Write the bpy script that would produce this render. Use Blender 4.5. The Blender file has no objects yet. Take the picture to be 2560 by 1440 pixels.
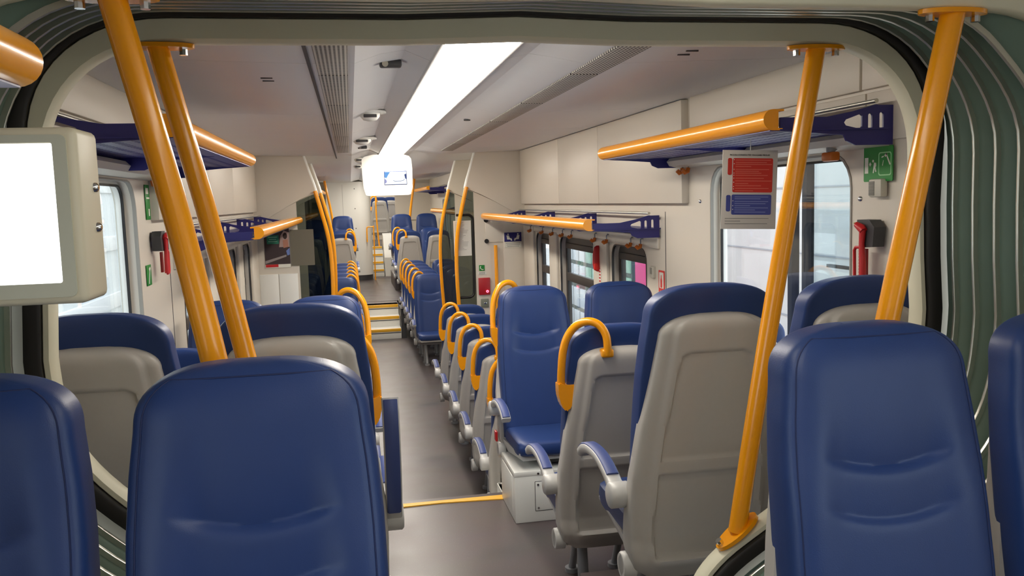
import bpy, bmesh, math, random
from mathutils import Vector, Matrix
from mathutils.geometry import tessellate_polygon
random.seed(4)
PI = math.pi
scn = bpy.context.scene
col = scn.collection

# ------------------------------------------------------------------ camera
FPX, VP, TILT = 2150.0, (875.0, 511.0), -0.03
def _d(x, y): return Vector(((x-1280)/FPX, -(y-720)/FPX, -1.0))
_fw = _d(*VP).normalized()
_up = _d(VP[0]+1000, VP[1]+1000*TILT).cross(_fw).normalized()
_rt = _fw.cross(_up)
cd = bpy.data.cameras.new('camera'); cam = bpy.data.objects.new('camera', cd); col.objects.link(cam)
cd.sensor_fit = 'HORIZONTAL'; cd.sensor_width = 36.0; cd.lens = FPX/2560*36.0
cd.clip_start = 0.02; cd.clip_end = 200
cam.matrix_world = Matrix.Translation((-.44, 0, 1.75)) @ Matrix((_rt, _fw, _up)).to_4x4()
scn.camera = cam

# ------------------------------------------------------------------ world, exposure
SKY, LAMP, LAMP1 = 3.6, 21.0, 7.5
w = bpy.data.worlds.new('world'); scn.world = w; w.use_nodes = True
bgn = w.node_tree.nodes['Background']
bgn.inputs[0].default_value = (.88, .94, 1.0, 1); bgn.inputs[1].default_value = SKY
vs = scn.view_settings
vs.view_transform = 'Standard'; vs.look = 'None'; vs.gamma = 1; vs.exposure = 0.0
vs.use_curve_mapping = False

# ------------------------------------------------------------------ materials
def lin(c):
    c /= 255.0
    return c/12.92 if c <= .04045 else ((c+.055)/1.055)**2.4
def S(r, g, b): return (lin(r), lin(g), lin(b), 1)
MATS = {}
def mat(name, rgb, rough=.5, metal=0, spec=.5, noise=0, nscale=30, bump=0, bscale=200, coat=0):
    if name in MATS: return MATS[name]
    m = bpy.data.materials.new(name); m.use_nodes = True
    nt = m.node_tree; b = nt.nodes['Principled BSDF']
    c = S(*rgb)
    b.inputs['Base Color'].default_value = c
    b.inputs['Roughness'].default_value = rough
    b.inputs['Metallic'].default_value = metal
    b.inputs['Specular IOR Level'].default_value = spec
    b.inputs['Coat Weight'].default_value = coat
    b.inputs['Coat Roughness'].default_value = .12
    tc = nt.nodes.new('ShaderNodeTexCoord')
    if noise:
        n = nt.nodes.new('ShaderNodeTexNoise'); n.inputs['Scale'].default_value = nscale
        n.inputs['Detail'].default_value = 5
        nt.links.new(tc.outputs['Object'], n.inputs['Vector'])
        mx = nt.nodes.new('ShaderNodeMix'); mx.data_type = 'RGBA'
        mx.inputs[6].default_value = tuple(x*(1-noise) for x in c[:3])+(1,)
        mx.inputs[7].default_value = tuple(min(1, x*(1+noise)) for x in c[:3])+(1,)
        nt.links.new(n.outputs['Fac'], mx.inputs[0])
        nt.links.new(mx.outputs[2], b.inputs['Base Color'])
    if bump:
        n2 = nt.nodes.new('ShaderNodeTexNoise'); n2.inputs['Scale'].default_value = bscale
        nt.links.new(tc.outputs['Object'], n2.inputs['Vector'])
        bp = nt.nodes.new('ShaderNodeBump'); bp.inputs['Strength'].default_value = bump
        bp.inputs['Distance'].default_value = .002
        nt.links.new(n2.outputs['Fac'], bp.inputs['Height'])
        nt.links.new(bp.outputs[0], b.inputs['Normal'])
    MATS[name] = m
    return m
def emit(name, rgb, s):
    if name in MATS: return MATS[name]
    m = bpy.data.materials.new(name); m.use_nodes = True
    nt = m.node_tree; nt.nodes.remove(nt.nodes['Principled BSDF'])
    e = nt.nodes.new('ShaderNodeEmission'); e.inputs[0].default_value = tuple(rgb)+(1,); e.inputs[1].default_value = s
    nt.links.new(e.outputs[0], nt.nodes['Material Output'].inputs[0])
    MATS[name] = m; return m
def glass(name, tint=(1, 1, 1), ior=1.45, rough=0.0):
    if name in MATS: return MATS[name]
    m = bpy.data.materials.new(name); m.use_nodes = True
    nt = m.node_tree; nt.nodes.remove(nt.nodes['Principled BSDF'])
    t = nt.nodes.new('ShaderNodeBsdfTransparent'); t.inputs[0].default_value = tuple(tint)+(1,)
    g = nt.nodes.new('ShaderNodeBsdfGlossy'); g.inputs['Roughness'].default_value = rough
    f = nt.nodes.new('ShaderNodeLayerWeight'); f.inputs[0].default_value = .5
    pw = nt.nodes.new('ShaderNodeMath'); pw.operation = 'POWER'; pw.inputs[1].default_value = 4.0
    ad = nt.nodes.new('ShaderNodeMath'); ad.operation = 'MULTIPLY_ADD'; r0 = ((ior-1)/(ior+1))**2
    ad.inputs[1].default_value = 1-r0; ad.inputs[2].default_value = r0
    nt.links.new(f.outputs['Facing'], pw.inputs[0]); nt.links.new(pw.outputs[0], ad.inputs[0])
    mx = nt.nodes.new('ShaderNodeMixShader')
    nt.links.new(ad.outputs[0], mx.inputs[0]); nt.links.new(t.outputs[0], mx.inputs[1]); nt.links.new(g.outputs[0], mx.inputs[2])
    nt.links.new(mx.outputs[0], nt.nodes['Material Output'].inputs[0])
    MATS[name] = m; return m
def grille_mat():
    # pale plate punched with rows of dark slots (object coordinates; x across, y along the car)
    m = bpy.data.materials.new('punched_grille'); m.use_nodes = True
    nt = m.node_tree; b = nt.nodes['Principled BSDF']; b.inputs['Roughness'].default_value = .6
    tc = nt.nodes.new('ShaderNodeTexCoord'); sp = nt.nodes.new('ShaderNodeSeparateXYZ')
    nt.links.new(tc.outputs['Object'], sp.inputs[0])
    def mth(op, a, bb=None):
        n = nt.nodes.new('ShaderNodeMath'); n.operation = op
        if hasattr(a, 'links'): nt.links.new(a, n.inputs[0])
        else: n.inputs[0].default_value = a
        if bb is not None:
            if hasattr(bb, 'links'): nt.links.new(bb, n.inputs[1])
            else: n.inputs[1].default_value = bb
        return n.outputs[0]
    fx = mth('FRACT', mth('MULTIPLY', mth('ADD', sp.outputs[0], 10.0), 1/.0140))
    fy = mth('FRACT', mth('MULTIPLY', mth('ADD', sp.outputs[1], 10.0), 1/.026))
    mk = mth('MULTIPLY', mth('LESS_THAN', fx, .5), mth('LESS_THAN', fy, .68))
    mx = nt.nodes.new('ShaderNodeMix'); mx.data_type = 'RGBA'
    mx.inputs[6].default_value = S(205, 200, 190); mx.inputs[7].default_value = S(52, 48, 44)
    nt.links.new(mk, mx.inputs[0]); nt.links.new(mx.outputs[2], b.inputs['Base Color'])
    return m
def floor_mat():
    m = bpy.data.materials.new('speckled_floor'); m.use_nodes = True
    nt = m.node_tree; b = nt.nodes['Principled BSDF']; b.inputs['Roughness'].default_value = .33
    tc = nt.nodes.new('ShaderNodeTexCoord')
    n = nt.nodes.new('ShaderNodeTexNoise'); n.inputs['Scale'].default_value = 3; n.inputs['Detail'].default_value = 8
    v = nt.nodes.new('ShaderNodeTexVoronoi'); v.inputs['Scale'].default_value = 130
    nt.links.new(tc.outputs['Object'], n.inputs['Vector']); nt.links.new(tc.outputs['Object'], v.inputs['Vector'])
    r = nt.nodes.new('ShaderNodeValToRGB'); r.color_ramp.elements[0].position = .04; r.color_ramp.elements[1].position = .14
    r.color_ramp.elements[0].color = S(160, 148, 142); r.color_ramp.elements[1].color = S(88, 80, 80)
    nt.links.new(v.outputs['Distance'], r.inputs[0])
    mx = nt.nodes.new('ShaderNodeMix'); mx.data_type = 'RGBA'; mx.blend_type = 'MULTIPLY'; mx.inputs[0].default_value = .35
    nt.links.new(r.outputs[0], mx.inputs[6]); nt.links.new(n.outputs['Color'], mx.inputs[7])
    nt.links.new(mx.outputs[2], b.inputs['Base Color'])
    mr = nt.nodes.new('ShaderNodeMapRange'); mr.inputs[3].default_value = .27; mr.inputs[4].default_value = .45
    nt.links.new(n.outputs['Fac'], mr.inputs[0]); nt.links.new(mr.outputs[0], b.inputs['Roughness'])
    return m
BLUE = mat('blue_leather', (36, 60, 114), .42, spec=.45, noise=.06, nscale=14, bump=.12, bscale=420)
BLUED = mat('armrest_blue', (58, 74, 130), .5, bump=.1)
SHELL = mat('grey_shell', (184, 180, 174), .42, noise=.03, nscale=60, bump=.06, bscale=700)
LGREY = mat('light_grey_plastic', (190, 190, 188), .35)
STEELG = mat('grey_tube', (150, 152, 156), .3)
ORANGE = mat('orange_enamel', (254, 166, 4), .25, spec=.5, coat=.3)
NAVY = mat('navy_enamel', (40, 38, 112), .38)
WALL = mat('wall_panel', (216, 208, 194), .42, noise=.015, nscale=3)
CEIL = mat('ceiling_panel', (234, 234, 234), .5, noise=.015, nscale=3)
BEIGE = mat('frame_beige', (226, 222, 198), .42, noise=.015, nscale=6)
BLACK = mat('black_rubber', (18, 15, 15), .5)
FABR = mat('bellows_fabric', (104, 126, 114), .55, noise=.08, nscale=9)
ALU = mat('aluminium', (205, 205, 195), .28, metal=.85)
CHROME = mat('chrome', (220, 220, 220), .15, metal=1)
YEL = mat('yellow_nosing', (236, 178, 48), .45)
WHITE = mat('white_enamel', (232, 232, 226), .35)
DARKG = mat('dark_grey', (60, 60, 62), .5)
RED = mat('red_plastic', (196, 34, 36), .35)
GREEN = mat('sign_green', (22, 128, 44), .5)
SIGNW = mat('sign_white', (228, 226, 214), .5)
FLOOR = floor_mat(); GRILLE = grille_mat()
GLASS = glass('clear_glass', (.94, .97, .97)); TINT = glass('tinted_glass', (.42, .46, .44), 1.5)
DARKF = mat('window_dark_frame', (58, 52, 48), .45)

# ------------------------------------------------------------------ mesh helper
class MB:
    def __init__(s): s.bm = bmesh.new()
    def box(s, c, d, bev=0, seg=2, rot=None):
        r = bmesh.ops.create_cube(s.bm, size=1)
        vs_ = r['verts']
        M = Matrix.Translation(c) @ (rot.to_4x4() if rot else Matrix.Identity(4)) @ Matrix.Diagonal((d[0], d[1], d[2], 1))
        bmesh.ops.transform(s.bm, matrix=M, verts=vs_)
        if bev:
            es = list({e for v in vs_ for e in v.link_edges})
            bmesh.ops.bevel(s.bm, geom=es, offset=bev, segments=seg, profile=.5, affect='EDGES')
        return s
    def tube(s, path, r, n=12, ry=None, closed=False):
        P = [Vector(p) for p in path]; N = len(P)
        R = r if isinstance(r, (list, tuple)) else [r]*N
        T = []
        for i in range(N):
            a = P[i-1] if (i > 0 or closed) else P[i]; b = P[(i+1) % N] if (i < N-1 or closed) else P[i]
            T.append((b-a).normalized())
        up = Vector((0, 0, 1)) if abs(T[0].z) < .9 else Vector((1, 0, 0))
        u = (up - T[0]*up.dot(T[0])).normalized(); rings = []
        for i in range(N):
            u = (u - T[i]*u.dot(T[i])).normalized(); v = T[i].cross(u)
            rings.append([s.bm.verts.new(P[i]+(u*math.cos(2*PI*k/n)+v*math.sin(2*PI*k/n)*(ry or 1))*R[i]) for k in range(n)])
        for i in range(N if closed else N-1):
            A, B = rings[i], rings[(i+1) % N]
            for k in range(n): s.bm.faces.new((A[k], A[(k+1) % n], B[(k+1) % n], B[k]))
        if not closed:
            s.bm.faces.new(rings[0][::-1]); s.bm.faces.new(rings[-1])
        return s
    def cyl(s, a, b, r, n=20, r2=None):
        return s.tube([a, b], [r, r if r2 is None else r2], n)
    def sweep(s, prof, path, f):
        # prof: closed 2D loop; f(point2d, i) -> xyz for station i
        rings = [[s.bm.verts.new(f(p, i)) for p in prof] for i in range(path)]
        n = len(prof)
        for i in range(path-1):
            for k in range(n): s.bm.faces.new((rings[i][k], rings[i][(k+1) % n], rings[i+1][(k+1) % n], rings[i+1][k]))
        s.bm.faces.new(rings[0][::-1]); s.bm.faces.new(rings[-1])
        return s
    def grid(s, rows, close=False):
        V = [[s.bm.verts.new(p) for p in r] for r in rows]
        for i in range(len(V)-1):
            m = len(V[i])
            for k in range(m if close else m-1):
                try: s.bm.faces.new((V[i][k], V[i][(k+1) % m], V[i+1][(k+1) % m], V[i+1][k]))
                except ValueError: pass
        return s
    def plate(s, outer, f, w0, w1, holes=()):
        # polygon (u,v) with holes extruded from w0 to w1 by f(u,v,w)
        loops = [outer]+list(holes)
        flat = [p for l in loops for p in l]
        tris = tessellate_polygon([[Vector((p[0], p[1], 0)) for p in l] for l in loops])
        A = [s.bm.verts.new(f(p[0], p[1], w0)) for p in flat]; B = [s.bm.verts.new(f(p[0], p[1], w1)) for p in flat]
        for t in tris:
            try: s.bm.faces.new([A[i] for i in t]); s.bm.faces.new([B[i] for i in t][::-1])
            except ValueError: pass
        o = 0
        for l in loops:
            n = len(l)
            for k in range(n):
                a, b = o+k, o+(k+1) % n
                try: s.bm.faces.new((A[a], A[b], B[b], B[a]))
                except ValueError: pass
            o += n
        return s
    def build(s, name, m, parent=None, smooth=40, loc=None):
        bmesh.ops.remove_doubles(s.bm, verts=s.bm.verts, dist=1e-5)
        bmesh.ops.recalc_face_normals(s.bm, faces=s.bm.faces)
        me = bpy.data.meshes.new(name)
        if loc is not None: bmesh.ops.translate(s.bm, vec=-Vector(loc), verts=s.bm.verts)
        s.bm.to_mesh(me); s.bm.free()
        if smooth:
            for p in me.polygons: p.use_smooth = True
            me.set_sharp_from_angle(angle=math.radians(smooth))
        me.materials.append(m)
        o = bpy.data.objects.new(name, me); col.objects.link(o)
        if loc is not None: o.location = loc
        if parent: o.parent = parent
        return o
def tag(o, label=None, cat=None, group=None, kind=None):
    if label: o['label'] = label
    if cat: o['category'] = cat
    if group: o['group'] = group
    if kind: o['kind'] = kind
    return o
def thing(name, label, cat, loc=(0, 0, 0), rz=0, group=None):
    o = bpy.data.objects.new(name, None); col.objects.link(o); o.empty_display_size = .05
    o.location = loc; o.rotation_euler = (0, 0, rz)
    return tag(o, label, cat, group)
def struct(name, mb, m, smooth=40, parent=None):
    o = mb.build(name, m, parent, smooth)
    o['kind'] = 'structure'
    return o
def crom(P, n=8, closed=False):
    P = [Vector(p) for p in P]; out = []
    N = len(P)
    for i in range(N-1):
        p0 = P[max(i-1, 0)]; p1 = P[i]; p2 = P[i+1]; p3 = P[min(i+2, N-1)]
        for k in range(n):
            t = k/n
            out.append(.5*((2*p1)+(p2-p0)*t+(2*p0-5*p1+4*p2-p3)*t*t+(3*p1-p0-3*p2+p3)*t**3))
    out.append(P[-1]); return out
def rrect(x0, y0, x1, y1, r, n=5):
    out = []
    for cx, cy, a in ((x1-r, y1-r, 0), (x0+r, y1-r, 90), (x0+r, y0+r, 180), (x1-r, y0+r, 270)):
        for k in range(n+1):
            t = math.radians(a+90*k/n); out.append((cx+r*math.cos(t), cy+r*math.sin(t)))
    return out
def ell(cx, cy, rx, ry, n=14): return [(cx+rx*math.cos(2*PI*k/n), cy+ry*math.sin(2*PI*k/n)) for k in range(n)]
def lerp(tab, z):
    if z <= tab[0][0]: return tab[0][1]
    for (a, p), (b, q) in zip(tab, tab[1:]):
        if z <= b: return p+(q-p)*(z-a)/(b-a)
    return tab[-1][1]
XW = lambda u, v, w: (w, u, v)       # plane facing x: u=y, v=z
YW = lambda u, v, w: (u, w, v)       # plane facing y: u=x, v=z
ZW = lambda u, v, w: (u, v, w)       # horizontal plate
def letters(txt, size, m, parent, M, name='lettering', ext=.0004, align='CENTER'):
    cu = bpy.data.curves.new(name, 'FONT'); cu.body = txt; cu.size = size; cu.extrude = ext; cu.align_x = align; cu.align_y = 'CENTER'
    tmp = bpy.data.objects.new('tmp', cu); col.objects.link(tmp)
    me = bpy.data.meshes.new_from_object(tmp.evaluated_get(bpy.context.evaluated_depsgraph_get()))
    bpy.data.objects.remove(tmp); bpy.data.curves.remove(cu)
    me.transform(M); me.materials.clear(); me.materials.append(m)
    o = bpy.data.objects.new(name, me); col.objects.link(o)
    if parent: o.parent = parent
    return o

# ------------------------------------------------------------------ dimensions
LOW = -.495                      # sunken middle floor
Y_A, Y_B = 1.75, 2.32            # gangway frames (near car end, far car front)
YEND = 20.4
WX = 1.42

# ------------------------------------------------------------------ floors and steps
struct('floor', MB().box((0, -.62, -.05), (2.84, 4.8, .1)), FLOOR)
struct('floor', MB().box((0, 2.08, -.04), (1.0, .6, .08)), FLOOR)
struct('floor', MB().box((0, 3.67, -.05), (2.84, 2.58, .1)).box((-.9, 5.03, -.05), (1.04, .16, .1)).box((.9, 5.03, -.05), (1.04, .16, .1)), FLOOR)
struct('floor', MB().box((0, 10.05, LOW-.05), (2.84, 10.9, .1)), FLOOR)
struct('floor', MB().box((0, 17.95, -.05), (2.84, 4.9, .1)).box((0, 15.25, -.05), (.74, .6, .1)), FLOOR)
for sx in (-1, 1):
    struct('floor', MB().box((sx*.9, .55, .12), (1.04, 2.24, .24), .01), FLOOR)
    struct('floor', MB().box((sx*.91, 2.86, .12), (1.02, .78, .24), .01), FLOOR)
    struct('floor', MB().box((sx*.9, 18.3, .14), (1.04, 1.9, .28), .01), FLOOR)
for sx in (-1, 1): struct('wall_front', MB().box((sx*.9, 5.125, LOW/2), (1.04, .02, -LOW)).box((sx*.385, 5.03, LOW/2), (.02, .2, -LOW)), WHITE)
struct('wall_end', MB().box((0, 15.53, LOW/2-.03), (2.84, .04, -LOW+.04)), WHITE)
for sx in (-1, 1): struct('trim_0', MB().box((sx*.345, 14.9, LOW/2), (.08, 1.22, -LOW)), DARKG)
t = thing('step_edge', 'yellow strip across the aisle floor where the near floor drops away', 'floor strip', (0, 4.9, 0))
MB().plate([(-.42, 4.835), (-.3, 4.847), (0, 4.86), (.3, 4.837), (.365, 4.831), (.365, 4.9), (-.42, 4.9)], ZW, 0, .006).build('nosing_strip', YEL, t, loc=(0, 4.9, 0)).location = (0, 0, 0)
MB().box((0, .01, -.25), (.74, .02, .49)).build('riser', WHITE, t)
def stairs(name, label, x0, x1, y0, zs, treads, nose, cat='stairs', zb=LOW):
    t = thing(name, label, cat, ((x0+x1)/2, y0, zb))
    y = y0; z = zb
    for i, zt in enumerate(zs):
        yb = y+treads[i]
        ox = (x0+x1)/2
        st = MB().box(((x0+x1)/2-ox, (y+yb)/2-y0, (zb+zt)/2-zb), (x1-x0, yb-y, zt-zb), .004).build('step', WHITE, t)
        MB().box(((x0+x1)/2-ox, y+.012-y0, zt-.02-zb), (x1-x0-.01, .035, .05), .006).build('yellow_nosing', YEL, st)
        MB().box(((x0+x1)/2-ox, y-.001-y0, zt-.062-zb), (x1-x0-.01, .006, .012)).build('shadow_gap_strip', DARKG, st)
        y = yb
    return t
stairs('aisle_stairs', 'three pale aisle steps with yellow nosings rising to the far floor', -.30, .30, 14.28, (-.33, -.165, 0), (.36, .3, .3), .03)
t = thing('aisle_stairs', 'two hidden steps going down behind the yellow floor strip', 'stairs', (0, 4.93, LOW))
for k, (za, dy) in enumerate(((-.165, .28), (-.33, .56))):
    MB().box((0, dy/2+.002, (za-LOW)/2), (.74, dy, za-LOW), .004).build('step', WHITE, t)

# ------------------------------------------------------------------ side walls with windows
def wall(side, name, y0, y1, z0, z1, wins, x=WX, th=.09):
    s = -1 if side == 'left' else 1
    holes = [rrect(a, c, b, d, r) for (a, b, c, d, r) in wins]
    return struct(name, MB().plate([(y0, z0), (y1, z0), (y1, z1), (y0, z1)], XW, s*x, s*(x+th), holes), WALL)
NEARW = (2.97, 4.26, .98, 1.885, .13)
LOWW = [(5.28, 6.02, .35, 1.405, .09), (6.5, 7.6, .35, 1.405, .09), (8.0, 8.62, .35, 1.405, .09)]
for side in ('left', 'right'):
    wall(side, 'wall_'+side, 2.34, 9.2, LOW-.1, 2.4, [NEARW]+LOWW)
    wall(side, 'wall_'+side, 9.2, YEND+.1, LOW-.1, 2.4, [(11.4, 12.6, .35, 1.4, .09), (13.0, 14.2, .35, 1.4, .09), (16.2, 17.6, 1.0, 1.8, .1)])
    wall(side, 'wall_'+side, -3.0, 1.74, -.1, 2.4, [(-1.2, .6, .98, 1.885, .13)])
wn = 0
def window(s, a, b, c, d, r, hopper=False, pale=True):
    global wn
    wn += 1
    x = s*WX
    F = MB()
    o = rrect(a-.005, c-.005, b+.005, d+.005, r+.005); i = rrect(a+.004, c+.004, b-.004, d-.004, r)
    F.plate(o, XW, x-s*.004, x+s*.012, [i])
    w_ = struct('window_%d' % wn, F, mat('edge_rubber', (150, 146, 138), .6) if pale else DARKF)
    m = MB(); x2 = x+s*.06
    wdt, ew = (.02, .02) if not hopper else (.06, .07)
    m.plate(rrect(a-.005, c-.005, b+.005, d+.005, r), XW, x2-s*.012, x2+s*.02, [rrect(a+ew, c+wdt, b-ew, d-wdt, r*.7)])
    m.build('inner_frame', WHITE if not hopper else DARKF, w_)
    m = MB(); m.plate(rrect(a+ew-.004, c+wdt-.005, b-ew+.004, d-wdt+.005, r*.7), XW, x2-s*.016, x2-s*.004, [rrect(a+ew+.005, c+wdt+.005, b-ew-.005, d-wdt-.005, r*.6)])
    m.build('rubber_seal', BLACK, w_)
    if hopper:
        zm = d-.36
        MB().box((x2-s*.005, (a+b)/2, zm), (.035, b-a-.12, .075), .006).build('hopper_rail', DARKF, w_)
        MB().box((x2-s*.012, (a+b)/2, d-wdt-.02), (.03, b-a-.13, .05), .006).build('hopper_rail', DARKF, w_)
    MB().box((x2+s*.01, (a+b)/2, (c+d)/2), (.006, b-a-.03, d-c-.03)).build('pane', GLASS, w_)
    return w_
for s in (-1, 1):
    window(s, *NEARW)
    for q in LOWW: window(s, *q, hopper=True, pale=False)
    for q in [(11.4, 12.6, .35, 1.4, .09), (13.0, 14.2, .35, 1.4, .09)]: window(s, *q, hopper=True, pale=False)
    window(s, 16.2, 17.6, 1.0, 1.8, .1)
    window(s, -1.2, .6, .98, 1.885, .13)

# upper wall cladding with narrow gaps
tn = [0]
def trim(mb, m, smooth=40):
    tn[0] += 1
    return struct('trim_%d' % tn[0], mb, m, smooth)
for s in (-1, 1):
    X = lambda d: s*(WX-d)
    for a, b in ((2.36, 2.885), (2.9, 4.5)):
        trim(MB().box((X(.006), (a+b)/2, 2.19), (.024, b-a, .17), .004), WALL)
    for a, b in ((2.36, 2.865), (2.875, 4.545)):
        trim(MB().box((X(.002), (a+b)/2, 2.005), (.016, b-a, .175), .003), WALL)
    for a, b in ((4.56, 6.2), (6.206, 7.44), (7.446, 9.16)):
        trim(MB().box((X(.018), (a+b)/2, 1.985), (.05, b-a, .57), .006), WALL)
    for yy in (4.93,):
        trim(MB().box((X(.0), yy, 1.2), (.004, .006, .9)), DARKG)
    # shaped fairing over the near window, under the rack
    pr = [(1.43, 1.955), (1.34, 1.955), (1.32, 1.935), (1.335, 1.91), (1.39, 1.898), (1.43, 1.895)]
    trim(MB().sweep(pr, 2, lambda p, i: (s*p[0], (2.72, 4.66)[i], p[1])), WALL, 30)
    # window posts of the sunken section
    for ya, yb in ((6.08, 6.44), (7.66, 7.95)):
        trim(MB().box((X(.012), (ya+yb)/2, .88), (.03, yb-ya, 1.12), .012), WALL)
    trim(MB().box((X(.012), 8.92, .7), (.03, .5, 1.55), .012), WALL)
    # hook rail
    trim(MB().box((X(.008), 7.05, 1.46), (.02, 4.05, .08), .006), WALL)
    trim(MB().box((X(.02), 2.86, .1), (.04, .8, .2)), DARKG)

# ------------------------------------------------------------------ ceiling of the far car
cp = [(-1.45, 2.275), (-1.0, 2.265), (-.56, 2.252), (-.40, 2.252), (-.31, 2.285), (-.22, 2.30), (-.128, 2.262), (.128, 2.262), (.24, 2.288), (.33, 2.275), (.45, 2.252), (.59, 2.252), (1.0, 2.265), (1.45, 2.275)]
def ceil(y0, y1):
    loop = cp+[(1.45, 2.4), (-1.45, 2.4)]
    return struct('ceiling', MB().sweep(loop, 2, lambda p, i: (p[0], (y0, y1)[i], p[1])), CEIL, 20)
ys = [2.36, 3.2, 5.02, 6.3, 8.3, 9.2, YEND+.1]
for a, b in zip(ys, ys[1:]): ceil(a+.002, b-.002)
for k in range(1, len(ys)-1):   # seams
    trim(MB().sweep([(x, z+.004) for x, z in cp]+[(1.45, 2.4), (-1.45, 2.4)], 2, lambda p, i: (p[0], ys[k]+(-.0028, .0028)[i], p[1])), DARKG)
def strip(name, label, y0, y1, em, z=2.262):
    t = thing(name, label, 'ceiling light', (0, (y0+y1)/2, z))
    h = (y1-y0)/2
    MB().sweep([(-.118, 0), (-.118, -.012), (-.105, -.030), (-.06, -.044), (0, -.048), (.06, -.044), (.105, -.030), (.118, -.012), (.118, 0)], 2, lambda p, i: (p[0], (-h, h)[i], p[1])).build('diffuser', em, t, 60)
    MB().box((-.124, 0, -.008), (.012, 2*h, .016), .002).build('side_rail', LGREY, t)
    MB().box((.124, 0, -.008), (.012, 2*h, .016), .002).build('side_rail', LGREY, t)
    return t
LM = emit('lamp_white', (1.0, .92, .81), LAMP); LM1 = emit('lamp_white_near', (1.0, .94, .80), LAMP1)
strip('ceiling_light', 'long glowing white ceiling light strip ending above the small video screen', 2.42, 9.02, LM)
strip('ceiling_light', 'farther white ceiling light strip beyond the small video screen', 9.3, 19.6, LM)
for (xa, xb, nm) in ((-.535, -.424, 'left'), (.459, .577, 'right')):
    for k in range(6):
        ya, yb = 2.42+k*1.02, 2.42+k*1.02+1.0
        ya = max(ya, 2.4)
        o = MB().box(((xa+xb)/2, (ya+yb)/2, 2.248), (xb-xa, yb-ya, .008), .001).build('air_vent', GRILLE, None, loc=((xa+xb)/2, (ya+yb)/2, 2.25))
        wd = ['nearest the camera', 'second from the camera', 'third from the camera', 'fourth from the camera', 'fifth from the camera', 'farthest before the hanging screen'][k]
        tag(o, 'slotted ceiling air vent panel %s of the light strip, %s' % (nm, wd), 'air vent', 'ceiling vent panels')
trim(MB().box((-.56, 6.0, 2.25), (.012, 7.2, .006)), DARKG)
# small ceiling devices
def dome(x, y, z, r, label, lens=True, box=False):
    t = thing('smoke_detector' if not box else 'ceiling_camera', label, 'ceiling sensor', (x, y, z))
    if box:
        MB().box((0, 0, -.012), (.085, .045, .03), .008).build('housing', DARKG, t)
        MB().cyl((-.022, -.02, -.014), (-.022, -.03, -.016), .012).build('lens', CHROME, t)
    else:
        MB().cyl((0, 0, 0), (0, 0, -.012), r, 28).build('mounting_plate', WHITE, t)
        MB().tube([(0, 0, -.012), (0, 0, -.03), (0, 0, -.05), (0, 0, -.058)], [r*.62, r*.6, r*.42, r*.1], 24).build('dome', WHITE, t)
        MB().box((0, -r*.55, -.03), (r*.8, r*.2, .018), .003).build('dark_window', DARKG, t)
dome(-.26, 3.42, 2.298, .05, 'small dark camera on the ceiling left of the light strip', box=True)
dome(-.3, 5.2, 2.29, .095, 'nearest white round smoke detector on the ceiling', False)
dome(-.32, 7.2, 2.287, .12, 'wide white ceiling dome behind the nearest smoke detector', False)
dome(-.3, 8.25, 2.29, .06, 'small dark ceiling sensor in front of the hanging screen', box=True)
dome(-.31, 10.2, 2.285, .09, 'round ceiling dome above the vestibule, left of the screen top', False)
dome(-.31, 12.0, 2.285, .09, 'farthest white ceiling dome, left of the screen', False)
o = MB().cyl((.33, 5.6, 2.277), (.33, 5.6, 2.266), .022).build('ceiling_spot', DARKG); tag(o, 'tiny dark round fitting on ceiling right of the light strip', 'ceiling fitting')
for (x, y) in ((-.74, 3.58), (-.74, 3.66), (.78, 2.95), (.78, 3.03)):
    o = MB().box((x, y, 2.2565), (.045, .008, .006)).build('ceiling_clip_slot', DARKG)
    tag(o, ('left ceiling panel slot, %s of its pair' if x < 0 else 'right ceiling panel slot, %s of its pair') % ('nearer' if y in (3.58, 2.95) else 'farther'), 'slot', 'ceiling slots')
for y in (3.06, 4.75):
    pts = ell(-.165, y, .02, .07, 20)
    def fz(u, v, w, x0=-.165): return (u, v, 2.2795-(u-x0)*.41*1+w)
    o = MB().plate(pts, fz, -.002, .001).build('speaker_patch', mat('perforated_grey', (176, 170, 168), .6)); tag(o, 'faint oval perforated speaker patch beside the light strip, %s' % ('near' if y < 4 else 'far'), 'speaker')

# ------------------------------------------------------------------ car 1 shell (where the camera stands)
struct('ceiling', MB().box((0, -.66, 2.32), (3.0, 4.80, .1)), CEIL)
struct('wall_back', MB().box((0, -3.05, 1.15), (3.0, .1, 2.6)), WALL)
strip('ceiling_light', 'ceiling light strip of the near carriage above the camera', -2.6, 1.6, LM1, 2.27)

# ------------------------------------------------------------------ gangway frames and bellows
def smooth01(x): x = max(0, min(1, x)); return x*x*(3-2*x)
def half_profile():
    P = [(.42, 0), (.42, .2), (.423, .36), (.44, .50), (.485, .625), (.56, .71), (.70, .80), (.86, .905), (1.02, 1.035), (1.12, 1.15), (1.162, 1.26), (1.177, 1.40)]
    out = [(p.x, p.y) for p in crom([(a, b, 0) for a, b in P], 4)]
    for z in (1.55, 1.7): out.append((1.178, z))
    cx, cz, rx, rz = .86, 1.84, .318, .32
    for k in range(0, 15):
        a = PI/2*k/14; e = 2/2.25
        out.append((cx+rx*math.cos(a)**e if math.cos(a) > 1e-6 else cx, cz+rz*math.sin(a)**e))
    out += [(.6, 2.16), (.3, 2.16)]
    return out
HP = [(x*(.974+.014*smooth01((1.65-z)/.3)), z-.010*smooth01((z-1.5)/.6)+.02*smooth01((1.0-z)/.2)*smooth01(z/.5)) for x, z in half_profile()]
PROF = HP+[(0, 2.16)]+[(-x, z) for x, z in HP[::-1]]
NRM = []
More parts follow.
